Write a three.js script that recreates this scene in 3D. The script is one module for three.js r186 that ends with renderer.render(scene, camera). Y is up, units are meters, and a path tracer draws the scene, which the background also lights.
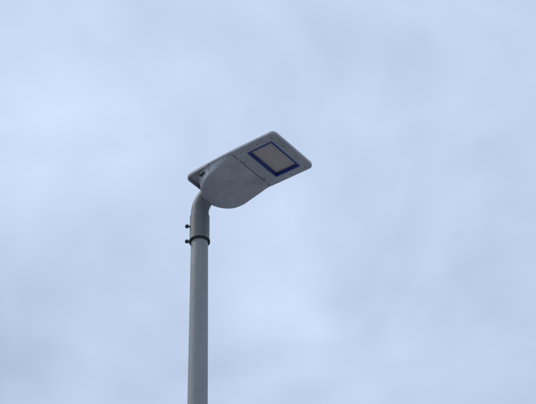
import * as THREE from 'three';
import { mergeGeometries, mergeVertices, toCreasedNormals } from 'three/addons/utils/BufferGeometryUtils.js';
import { RoundedBoxGeometry } from 'three/addons/geometries/RoundedBoxGeometry.js';
import { ImprovedNoise } from 'three/addons/math/ImprovedNoise.js';

const D = Math.PI / 180;
const scene = new THREE.Scene();

// ---------------------------------------------------------------- camera
const camera = new THREE.PerspectiveCamera(14.95, 1024 / 772, 0.1, 3000);
camera.position.set(0, 1.6, 5.5698);
{
  const yaw = 3.146 * D, pitch = 36.475 * D;
  camera.lookAt(Math.sin(yaw) * Math.cos(pitch), 1.6 + Math.sin(pitch), 5.5698 - Math.cos(yaw) * Math.cos(pitch));
  camera.rotateZ(-1.2 * D);                          // the phone was held a little crooked
}

// ---------------------------------------------------------------- sky: one closed layer of soft cloud
const noise = new ImprovedNoise();
function fbm(x, y, z, oct) {
  let s = 0, a = 1, n = 0;
  for (let i = 0; i < oct; i++) { s += a * noise.noise(x, y, z); n += a; a *= 0.5; x = x * 2.03 + 7.1; y = y * 2.03 + 3.7; z = z * 2.03 + 1.3; }
  return s / n;
}
{
  const SW = 2048, SH = 1024, data = new Float32Array(SW * SH * 4);
  // soft thick and thin places of the cloud layer: azimuth (0 = -z, to the right +), elevation, widths (deg), strength
  const puffs = [
    [-7, 41.5, 6, 4, 0.10], [-5, 37.5, 4, 2, 0.07], [-4, 32.5, 2.5, 1.5, 0.03], [-8.5, 30.3, 3, 1.6, -0.14], [3.7, 33.0, 1.7, 1.9, 0.19],
    [3.4, 36.0, 1.6, 1.2, 0.10], [13, 41.5, 5, 3.5, -0.05], [14, 36, 4, 3, -0.035], [11.7, 32.4, 2, 1.2, -0.055], [6.5, 31.8, 1.3, 1.4, -0.03],
    [3.5, 42.6, 2.5, 1.2, -0.04], [15, 29.4, 2.5, 1.2, -0.06], [9, 29.7, 2, 0.8, 0.02], [-1, 30, 2, 0.8, -0.04], [9.4, 39.6, 2, 1.4, 0.03],
  ];
  for (let j = 0; j < SH; j++) {
    const el = ((j + 0.5) / SH - 0.5) * Math.PI, sy = Math.sin(el), ce = Math.cos(el);
    for (let i = 0; i < SW; i++) {
      const az = ((i + 0.5) / SW - 0.5) * 2 * Math.PI, dx = ce * Math.cos(az), dz = ce * Math.sin(az);
      const k = 1 / (Math.max(sy, 0) + 0.28), px = dx * k, pz = dz * k;
      const wx = fbm(px * 3 + 9, pz * 3, 2.2, 3), wz = fbm(px * 3, pz * 3 + 5, 6.4, 3);
      let c = 0.06 * fbm(px * 3.1 + wx, pz * 3.1 + wz, 0.5, 5) + 0.19 * fbm(dx * 10 + wx * 1.2, sy * 10 + wz, dz * 10 + 4.1, 5) + 0.09 * fbm(dx * 27 + wx * 2, sy * 27 + wz * 2, dz * 27 + 8.3, 4);
      const a = Math.atan2(dx, -dz) / D, e = el / D;
      const ww = fbm(px * 9, pz * 9, 12.3, 3) * 2.6, wv = fbm(px * 9, pz * 9, 17.9, 3) * 2.6;
      for (const [pa, pe, wa, we, s] of puffs) {
        const q = ((a + ww - pa) / wa) ** 2 + ((e + wv - pe) / we) ** 2;
        if (q < 12) c += s * Math.exp(-q * 0.7);
      }
      const l = (0.88 + 0.12 * Math.max(sy, 0) / 0.595) * (1 + c);
      const o = (j * SW + i) * 4, b = Math.pow(l, 0.8);
      data[o] = 0.546 * l; data[o + 1] = 0.66 * Math.pow(l, 0.93); data[o + 2] = 0.858 * b; data[o + 3] = 1;
    }
  }
  const t = new THREE.DataTexture(data, SW, SH, THREE.RGBAFormat, THREE.FloatType);
  t.mapping = THREE.EquirectangularReflectionMapping; t.magFilter = t.minFilter = THREE.LinearFilter; t.needsUpdate = true;
  scene.background = t; scene.environment = t;
}

// the sun behind the cloud: weak and very wide
const sun = new THREE.DirectionalLight(0xfffaf2, 1.2);
sun.position.set(-26, 34, -6); sun.target.position.set(0, 4, 0);
sun.castShadow = true; sun.shadow.radius = 40; sun.shadow.mapSize.set(2048, 2048);
Object.assign(sun.shadow.camera, { left: -8, right: 8, top: 8, bottom: -8, near: 1, far: 90 });
scene.add(sun, sun.target);

const renderer = new THREE.WebGLRenderer({ antialias: true });
renderer.setSize(1024, 772);
renderer.toneMapping = THREE.LinearToneMapping;
renderer.toneMappingExposure = 1;
renderer.shadowMap.enabled = true;

// ---------------------------------------------------------------- materials
function tex(n, fn, srgb = true) {
  const d = new Uint8Array(n * n * 4);
  for (let y = 0; y < n; y++) for (let x = 0; x < n; x++) {
    const c = fn(x / n, y / n), o = (y * n + x) * 4;
    d[o] = c[0] * 255; d[o + 1] = c[1] * 255; d[o + 2] = c[2] * 255; d[o + 3] = 255;
  }
  const t = new THREE.DataTexture(d, n, n); t.wrapS = t.wrapT = THREE.RepeatWrapping;
  t.magFilter = THREE.LinearFilter; t.minFilter = THREE.LinearMipmapLinearFilter; t.generateMipmaps = true;
  if (srgb) t.colorSpace = THREE.SRGBColorSpace; t.needsUpdate = true; return t;
}
let seed = 7; const rnd = () => (seed = (seed * 16807) % 2147483647) / 2147483647;
// tileable noise: blend of the four wrapped copies
const tn = (u, v, f, z, o) => { const g = (a, b) => fbm(a * f, b * f, z, o); return g(u, v) * (1 - u) * (1 - v) + g(u - 1, v) * u * (1 - v) + g(u, v - 1) * (1 - u) * v + g(u - 1, v - 1) * u * v; };
const cl = (x) => Math.min(1, Math.max(0, x));
const grime = [...Array(90)].map(() => [rnd(), rnd(), 0.002 + 0.006 * rnd() ** 3, 0.25 + 0.5 * rnd()]);
const spots = (u, v) => { let s = 0; for (const [a, b, r, k] of grime) { const q = ((u - a) ** 2 + (v - b) ** 2) / (r * r); if (q < 4) s = Math.max(s, k * cl(1.6 - q)); } return s; };
const paintMap = tex(512, (u, v) => {
  const m = 0.9 + 0.20 * tn(u, v, 5, 1.5, 5) + 0.12 * tn(u, v, 60, 8.5, 2), s = 1 - 0.45 * spots(u, v);
  return [cl(m * s), cl(m * s * 0.995), cl(m * s * 0.985)];
});
const paintBump = tex(512, (u, v) => { const m = 0.5 + 0.5 * tn(u, v, 90, 3.5, 2); return [m, m, m]; }, false);
const poleMap = tex(512, (u, v) => {
  const m = 0.9 + 0.06 * tn(u, v * 0.25, 22, 2.5, 4) + 0.05 * tn(u, v, 9, 6.5, 4) + 0.04 * tn(u, v, 70, 9.5, 2);
  return [cl(m), cl(m), cl(m)];
});
const groundMap = tex(512, (u, v) => { const m = 0.82 + 0.2 * tn(u, v, 6, 3.5, 4) + 0.3 * tn(u, v, 80, 5.5, 2); return [cl(m), cl(m), cl(m)]; });

const lin = (r, g, b) => new THREE.Color().setRGB(r, g, b);
const rep = (t, k) => { const c = t.clone(); c.repeat.set(k, k); c.needsUpdate = true; return c; };
const std = (color, roughness, o = {}) => new THREE.MeshStandardMaterial({ color, roughness, ...o });
const M = {
  paint: std(lin(0.44, 0.46, 0.50), 0.55, { map: rep(paintMap, 2.6), bumpMap: rep(paintBump, 3), bumpScale: 0.0004 }),
  pole: std(lin(0.325, 0.345, 0.35), 0.6, { map: rep(poleMap, 2.2), bumpMap: rep(paintBump, 3), bumpScale: 0.0003 }),
  cast: std(lin(0.165, 0.18, 0.19), 0.5, { map: rep(paintMap, 2.6), bumpMap: rep(paintBump, 3), bumpScale: 0.0005 }),
  rubber: std(lin(0.02, 0.021, 0.024), 0.8),
  bolt: std(lin(0.05, 0.05, 0.055), 0.5, { metalness: 0.4 }),
  screw: std(lin(0.19, 0.19, 0.205), 0.45, { metalness: 0.6 }),
  blue: std(lin(0.010, 0.030, 0.22), 0.45),
  board: std(lin(0.45, 0.385, 0.375), 0.7, { map: rep(paintMap, 5) }),
  lens: new THREE.MeshPhysicalMaterial({ color: lin(0.51, 0.44, 0.425), roughness: 0.4, clearcoat: 0.4 }),
  glass: new THREE.MeshPhysicalMaterial({ color: 0xffffff, roughness: 0.05, transmission: 1, thickness: 0, ior: 1.5 }),
  ground: std(lin(0.40, 0.405, 0.41), 0.95, { map: rep(groundMap, 0.4) }),
};

// ---------------------------------------------------------------- helpers
// uv in metres, each face mapped from the side it looks to
function boxUV(g) {
  g = g.index ? g.toNonIndexed() : g;
  const p = g.attributes.position, n = g.attributes.normal, uv = new Float32Array(p.count * 2);
  for (let i = 0; i < p.count; i += 3) {
    let ax = 0, ay = 0, az = 0;
    for (let k = 0; k < 3; k++) { ax += n.getX(i + k); ay += n.getY(i + k); az += n.getZ(i + k); }
    ax = Math.abs(ax); ay = Math.abs(ay); az = Math.abs(az);
    for (let k = 0; k < 3; k++) {
      const x = p.getX(i + k), y = p.getY(i + k), z = p.getZ(i + k);
      const [a, b] = ay >= ax && ay >= az ? [x, z] : ax >= az ? [z, y] : [x, y];
      uv[(i + k) * 2] = a; uv[(i + k) * 2 + 1] = b;
    }
  }
  g.setAttribute('uv', new THREE.BufferAttribute(uv, 2)); return g;
}
function roundUV(g, around, along) { const uv = g.attributes.uv; for (let i = 0; i < uv.count; i++) uv.setXY(i, uv.getX(i) * around, uv.getY(i) * along); g.userData.ready = true; return g; }
function part(name, geo, mat, parent, kind) {
  const list = (Array.isArray(geo) ? geo : [geo]).map((g) => { g = g.userData.ready ? g : boxUV(g); for (const k of Object.keys(g.attributes)) if (!['position', 'normal', 'uv'].includes(k)) g.deleteAttribute(k); return g; });
  const m = new THREE.Mesh(list.length > 1 ? mergeGeometries(list) : list[0], mat);
  m.name = name; m.castShadow = m.receiveShadow = true; if (kind) m.userData.kind = kind;
  parent.add(m); return m;
}
// plan shape (u, v) extruded from height w0 to w1, edges rounded by r; local axes x = u, y = w (up), z = -v
function slab(shape, w0, w1, r, seg = 3) {
  const g = new THREE.ExtrudeGeometry(shape, { depth: w1 - w0 - 2 * r, bevelEnabled: r > 0, bevelThickness: r, bevelSize: r, bevelOffset: -r, bevelSegments: seg, curveSegments: 10 });
  g.rotateX(-Math.PI / 2); g.translate(0, w0 + r, 0);           // (u, v, d) -> (u, d, -v)
  return toCreasedNormals(g, 35 * D);
}
const curve = (pts) => (x) => {                                  // monotone piecewise-cubic through [x, y] pairs, x rising
  let i = 0; while (i < pts.length - 2 && x > pts[i + 1][0]) i++;
  const s = (a) => { const p = pts[Math.max(0, a - 1)], q = pts[Math.min(pts.length - 1, a + 1)]; return (q[1] - p[1]) / (q[0] - p[0]); };
  const [x0, y0] = pts[i], [x1, y1] = pts[i + 1], h = x1 - x0, t = (x - x0) / h;
  return (2 * t ** 3 - 3 * t * t + 1) * y0 + (t ** 3 - 2 * t * t + t) * h * s(i) + (-2 * t ** 3 + 3 * t * t) * y1 + (t ** 3 - t * t) * h * s(i + 1);
};

// ---------------------------------------------------------------- ground
{
  const g = new THREE.PlaneGeometry(1600, 1600); g.rotateX(-Math.PI / 2);
  const m = part('ground', g, M.ground, scene); m.userData = { kind: 'structure', label: 'flat pale concrete ground around the foot of the lamp post', category: 'ground' };
}

// ---------------------------------------------------------------- the street lamp
const lamp = new THREE.Group(); lamp.name = 'street_lamp'; scene.add(lamp);
lamp.userData = { label: 'grey street lamp with flat LED head and blue framed light window on tapered pole', category: 'street lamp' };

const H0 = 5.5;                                                   // foot of the collar
{
  const pts = [[0, 0]]; for (let i = 0; i <= 24; i++) { const y = (H0 + 0.06) * i / 24; pts.push([0.038 + (H0 - y) * 0.0049, y]); } pts.push([0, H0 + 0.06]);
  part('pole', roundUV(new THREE.LatheGeometry(pts.map((p) => new THREE.Vector2(...p)), 64), 0.4545, 5.6), M.pole, lamp);
}

// collar and elbow that carry the head
const heading = 38.527 * D, tilt = 0.4 * D, headHeight = 5.7638;
const head = new THREE.Matrix4().makeTranslation(0, headHeight, 0).multiply(new THREE.Matrix4().makeRotationY(-heading)).multiply(new THREE.Matrix4().makeRotationZ(tilt));
{
  const prof = [[0.0395, 0.004], [0.0445, 0.004], [0.0452, 0.006], [0.0452, 0.014], [0.0440, 0.017], [0.0440, 0.135], [0.0432, 0.139], [0.0405, 0.141], [0.030, 0.141], [0.030, 0.06]];
  const crisp = prof.flatMap((p, i) => { const n = prof[i + 1]; return n ? [p, [p[0] + (n[0] - p[0]) * 0.04, p[1] + (n[1] - p[1]) * 0.04], [p[0] + (n[0] - p[0]) * 0.96, p[1] + (n[1] - p[1]) * 0.96]] : [p]; });
  const collar = part('collar', roundUV(new THREE.LatheGeometry(crisp.map(([r, y]) => new THREE.Vector2(r, H0 + y)), 64), 0.3846, 0.3), M.cast, lamp);
  part('gasket', toCreasedNormals(new THREE.LatheGeometry([[0.0375, 0.006], [0.0380, -0.004], [0.0455, -0.004], [0.0468, -0.002], [0.0468, 0.004], [0.0440, 0.006], [0.0375, 0.006]].map(([r, y]) => new THREE.Vector2(r, H0 + y)), 64), 30 * D), M.rubber, collar);
  for (const [y, a] of [[0.0800, 0.10], [-0.0040, 0.16]]) {
    const sh = new THREE.CylinderGeometry(0.0042, 0.0042, 0.024, 16); sh.translate(0, 0.052, 0);
    const hd = new THREE.CylinderGeometry(0.0086, 0.0086, 0.012, 6); hd.translate(0, 0.0555, 0);
    const cap = new THREE.SphereGeometry(0.0080, 16, 8, 0, Math.PI * 2, 0, Math.PI / 2); cap.scale(1, 0.5, 1); cap.translate(0, 0.0612, 0);
    const g = mergeGeometries([sh, hd, cap].map((q) => q.toNonIndexed()));
    g.rotateZ(Math.PI / 2); g.rotateY(a); g.translate(0, H0 + y, 0);
    part('bolt', g, M.bolt, collar);
  }
  // elbow: a tube that turns from upright into the head's axis and swells a little at the mouth
  const P = (u, w) => new THREE.Vector3(u, w, 0).applyMatrix4(new THREE.Matrix4().makeRotationY(-heading));
  const path = new THREE.CatmullRomCurve3([P(0, H0 + 0.10), P(0, H0 + 0.157), P(0.0045, H0 + 0.186), P(0.020, H0 + 0.214), P(0.045, H0 + 0.236), P(0.085, H0 + 0.253)]);
  const tube = new THREE.TubeGeometry(path, 60, 0.0398, 48), tv = tube.attributes.uv;
  for (let i = 0; i < tv.count; i++) tv.setXY(i, tv.getY(i) * 0.3846, tv.getX(i) * 0.2);
  tube.userData.ready = true; part('elbow', tube, M.cast, lamp);
}

// ---- the lamp head, in its own axes: x = u along the head, y = up, z towards the viewer's left side (-v)
const holder = (m) => { m.applyMatrix4(head); return m; };
const hwBody = curve([[0.018, 0.128], [0.06, 0.136], [0.12, 0.1415], [0.20, 0.147], [0.30, 0.1515], [0.40, 0.152], [0.521, 0.152]]);
function planShape(u0, u1, inset, r0, r1) {                       // outline of the head between u0 and u1
  const s = new THREE.Shape(), N = 24, a = u0 + inset, b = u1 - inset, hw = (u) => hwBody(Math.min(0.521, Math.max(0.018, u))) - inset;
  const us = []; for (let i = 0; i <= N; i++) us.push(a + r0 + (b - a - r0 - r1) * i / N);
  s.moveTo(us[0], -hw(us[0])); for (const u of us) s.lineTo(u, -hw(u));
  if (r1) s.quadraticCurveTo(b - r1 * 0.16, -hw(b) + r1 * 0.1, b, -hw(b) + r1);
  s.lineTo(b, hw(b) - r1);
  if (r1) s.quadraticCurveTo(b - r1 * 0.16, hw(b) - r1 * 0.1, us[N], hw(us[N]));
  for (const u of us.slice().reverse()) s.lineTo(u, hw(u));
  if (r0) { s.quadraticCurveTo(a + r0 * 0.16, hw(a) - r0 * 0.1, a, hw(a) - r0); s.lineTo(a, -hw(a) + r0); s.quadraticCurveTo(a + r0 * 0.16, -hw(a) + r0 * 0.1, us[0], -hw(us[0])); }
  s.closePath(); return s;
}
const rect = (C, u0, u1, v) => { const s = new C(); s.moveTo(u0, -v); s.lineTo(u1, -v); s.lineTo(u1, v); s.lineTo(u0, v); s.closePath(); return s; };
const WU0 = 0.345, WU1 = 0.477, WV = 0.1085, HINGE = 0.2865, SEAM = 0.157;

// housing: front plate with the light opening, the plate over the gear cover
const frontShape = planShape(HINGE + 0.0015, 0.5215, 0, 0, 0.024);
frontShape.holes.push(rect(THREE.Path, WU0 + 0.0035, WU1 - 0.0035, WV - 0.0035));
const housing = holder(part('housing', [
  slab(frontShape, 0, 0.017, 0.004),
  slab(planShape(SEAM + 0.001, HINGE + 0.0025, 0, 0, 0), 0.003, 0.0168, 0.003),
], M.paint, lamp));
{
  // low top shell set back from the rim, heat sink with ribs over the light board
  const sh = planShape(SEAM + 0.012, 0.5215, 0.020, 0, 0.024); sh.holes.push(rect(THREE.Path, WU0 - 0.004, WU1 + 0.004, WV + 0.004));
  part('top_shell', slab(sh, 0.0165, 0.0265, 0.003, 3), M.paint, housing);
  const sink = new RoundedBoxGeometry(WU1 - WU0 + 0.02, 0.004, WV * 2 + 0.014, 2, 0.001); sink.translate((WU0 + WU1) / 2, 0.0282, 0);
  const plate = part('heat_sink', sink, M.paint, housing);
  const ribs = []; for (let i = 0; i < 9; i++) { const b = new RoundedBoxGeometry(0.12, 0.010, 0.004, 2, 0.0015); b.translate(0.411, 0.0345, -0.088 + i * 0.022); ribs.push(b); }
  plate.geometry = mergeGeometries([plate.geometry, ...ribs.map(boxUV)]);
}
// rear cap: a rim round a hollow that the gear cover's end sinks into
const lip = planShape(0.018, SEAM - 0.001, 0, 0.022, 0); lip.holes.push(new THREE.Path(planShape(0.018, SEAM - 0.001, 0.0085, 0.018, 0).getPoints(10).reverse()));
const cap = holder(part('rear_cap', [
  slab(lip, 0.0, 0.0172, 0.003),
  slab(planShape(0.018, SEAM - 0.001, 0.005, 0.020, 0), 0.0132, 0.0169, 0.001, 1),
  slab(planShape(0.018, SEAM + 0.0105, 0.034, 0.022, 0), 0.0160, 0.034, 0.003, 3),
], M.paint, lamp));

// gear cover: a deep tongue under the rear half, its bottom falling away from the hinge, its end rounded
const depth = curve([[0.02, 0.064], [0.05, 0.066], [0.09, 0.0650], [0.115, 0.061], [0.15, 0.0515], [0.19, 0.038], [0.22, 0.0272], [0.25, 0.0155], [0.27, 0.0072], [0.285, 0.0010]]);
const hwCrease = curve([[0.03, 0.1335], [0.17, 0.1350], [0.21, 0.1365], [0.25, 0.1350], [0.285, 0.1300]]);
const hwKerb = curve([[0.03, 0.1335], [0.17, 0.1355], [0.21, 0.1395], [0.25, 0.1440], [0.285, 0.1478]]);   // the flank on the far side stands out more
const hwBase = (u) => { const k = cl((u - 0.10) / 0.06); return (hwCrease(Math.min(0.285, u)) + 0.007) * (1 - k) + (hwBody(u) - 0.0035) * k; };
const baseTop = (u) => 0.0145 - 0.01 * cl((u - 0.10) / 0.06);
const round = (x) => Math.sqrt(Math.max(0, 1 - x * x));
{
  const seamT = (u) => 0.45 * Math.acos((0.17 - u) / 0.128) / (Math.PI / 2);
  const ts = [...Array(71)].map((_, k) => k / 70).concat([-0.0016, -0.0009, 0.0009, 0.0016].map((d) => seamT(SEAM + d))).sort((a, b) => a - b);
  const K = ts.length - 1, rows = [];
  for (let k = 0; k <= K; k++) {                                   // k = 0 at the rear tip
    const t = ts[k], E = 0.17; let u, ub;                           // half an ellipse behind E, straight flanks before it
    if (t < 0.45) { const a = Math.cos(t / 0.45 * Math.PI / 2); u = E - (E - 0.042) * a; ub = E - (E - 0.033) * a; }
    else u = ub = E + (HINGE - 0.0015 - E) * (t - 0.45) / 0.55;
    const x = cl((E - u) / (E - 0.042)), h = hwCrease(Math.min(0.285, u)) * round(x), hb = hwBase(Math.max(0.03, Math.min(0.285, ub))) * round(Math.pow(x, 1.5)), hf = hwKerb(Math.min(0.285, u)) * round(x);
    rows.push({ u, h, ub, hb, hf });
  }
  const S = 40, pos = [], idx = [], id = (x, y, z) => (pos.push(x, y, z), pos.length / 3 - 1);
  const top = (r) => -depth(Math.min(0.285, r.u));
  const grid = rows.map((r) => { const line = []; for (let j = 0; j <= S; j++) {
    const s = Math.sin((j / S - 0.5) * Math.PI), soft = 0.007 + 0.008 * cl((r.u - 0.06) / 0.08), hgt = Math.min(0.0075, 0.6 * -top(r) + 0.0003);
    const d = Math.min((1 - Math.abs(s)) * (s > 0 ? r.hf : r.h), (r.u - 0.042) * 1.2);   // the edge is rounded off, softly along the flanks
    const lift = d < soft ? hgt * (1 - Math.sqrt(Math.max(0, 1 - ((soft - d) / soft) ** 2))) : 0;
    const crown = 0.0045 * (1 - s * s) * cl((HINGE - r.u) / 0.15);
    line.push(id(r.u, Math.min(top(r) - crown + lift, 0.0005), -s * (s > 0 ? r.hf : r.h))); } return line; });
  for (let k = 0; k < K; k++) for (let j = 0; j < S; j++) { const a = grid[k][j], b = grid[k][j + 1], c = grid[k + 1][j], d = grid[k + 1][j + 1]; idx.push(a, b, c, b, d, c); }
  for (const side of [0, S]) {                                     // flanks, slightly full
    const sg = side ? -1 : 1, walls = rows.map((r, k) => { const w0 = side ? r.hf : r.h, line = [grid[k][side]], o = grid[k][side] * 3, y0 = pos[o + 1];
      for (let q = 1; q <= 6; q++) { const f = q / 6, full = cl((r.u - 0.17) / 0.05), g = (f * 0.35 + 0.65 * f ** 2.6) * (1 - full) + Math.sin(f * Math.PI / 2) * full, nick = Math.abs(r.u - SEAM) < 0.0012 ? 0.003 : 0;
        line.push(id(r.u + (r.ub - r.u) * g, y0 + (baseTop(r.ub) - y0) * f, sg * (w0 + (Math.max(r.hb, w0 + 0.0005) - w0) * g - nick))); } return line; });
    for (let k = 0; k < K; k++) for (let q = 0; q < 6; q++) { const a = walls[k][q], b = walls[k][q + 1], c = walls[k + 1][q], d = walls[k + 1][q + 1]; sg > 0 ? idx.push(a, c, b, b, c, d) : idx.push(a, b, c, b, d, c); }
  }
  let g = new THREE.BufferGeometry(); g.setAttribute('position', new THREE.Float32BufferAttribute(pos, 3)); g.setIndex(idx);
  g = mergeVertices(g, 1e-5); g.computeVertexNormals(); g = toCreasedNormals(g, 42 * D);
  const cover = holder(part('gear_cover', g, M.paint, lamp));
  cover.userData.label = 'smooth bulging gear compartment cover';
  const bottom = (u) => -depth(u) - 0.0045 * cl((HINGE - u) / 0.15);
  // hinge lugs either side, plug and cast mark in the middle, dark latch slot in the flank
  for (const v of [-0.093, 0.112]) { const b = new RoundedBoxGeometry(0.020, 0.007, 0.016, 2, 0.002); b.translate(HINGE - 0.006, 0.0008, -v); part('hinge_lug', b, M.paint, cover); }
  const slope = (u) => Math.atan2(bottom(u + 0.002) - bottom(u - 0.002), 0.004);
  const dot = (name, u, v, r, hgt, mat) => { const c = new THREE.CylinderGeometry(r, r * 0.9, hgt, 14); c.rotateZ(slope(u)); c.translate(u, bottom(u) + 0.0045 * (v / 0.13) ** 2, -v); return part(name, c, mat, cover); };
  dot('plug', 0.196, -0.032, 0.0034, 0.003, M.screw);
  for (let i = 0; i < 8; i++) { const a = i / 8 * Math.PI * 2 + 0.3; dot('cast_dot', 0.174 + Math.cos(a) * 0.013, -0.036 + Math.sin(a) * 0.016, 0.0021, 0.0014, M.cast); }
  const l = new RoundedBoxGeometry(0.034, 0.0075, 0.008, 2, 0.002); l.rotateY(-0.30); l.translate(0.112, -0.018, 0.1285);
  part('latch', l, M.rubber, cover);
}

// light window: blue frame whose sides go up into the head, board with lenses, pane
{
  const ring = rect(THREE.Shape, WU0, WU1, WV); ring.holes.push(rect(THREE.Path, WU0 + 0.0075, WU1 - 0.0075, WV - 0.0075));
  const frame = holder(part('window_frame', slab(ring, -0.0018, 0.0172, 0.001, 2), M.blue, lamp));
  frame.userData.label = 'dark blue frame around the light window';
  const b = new THREE.BoxGeometry(WU1 - WU0 - 0.012, 0.0016, WV * 2 - 0.012); b.translate((WU0 + WU1) / 2, 0.0163, 0);
  part('light_board', b, M.board, frame);
  const ls = []; for (let i = 0; i < 8; i++) for (let j = 0; j < 14; j++) {
    const s = new THREE.SphereGeometry(0.0052, 12, 6, 0, Math.PI * 2, Math.PI / 2, Math.PI / 2); s.scale(1, 0.7, 1.15); s.translate(WU0 + 0.0215 + i * 0.0127, 0.0157, -WV + 0.0225 + j * 0.01335); ls.push(s);
  }
  part('lens_array', ls, M.lens, frame, 'stuff');
  const p = new THREE.BoxGeometry(WU1 - WU0 - 0.0155, 0.003, WV * 2 - 0.0155); p.translate((WU0 + WU1) / 2, 0.0092, 0);
  part('glass_pane', p, M.glass, frame);
}
// screws round the light window
for (const [u, v, r] of [[0.298, -0.060, 0.0034], [0.298, 0.085, 0.0034], [0.330, -0.128, 0.003], [0.415, -0.131, 0.003], [0.492, -0.128, 0.003], [0.499, -0.05, 0.0028], [0.499, 0.04, 0.0028], [0.492, 0.128, 0.003], [0.41, 0.131, 0.003]]) {
  const c = new THREE.CylinderGeometry(r, r * 0.85, 0.003, 14); c.translate(u, -0.0006, -v); part('screw', c, M.screw, housing);
}

renderer.render(scene, camera);
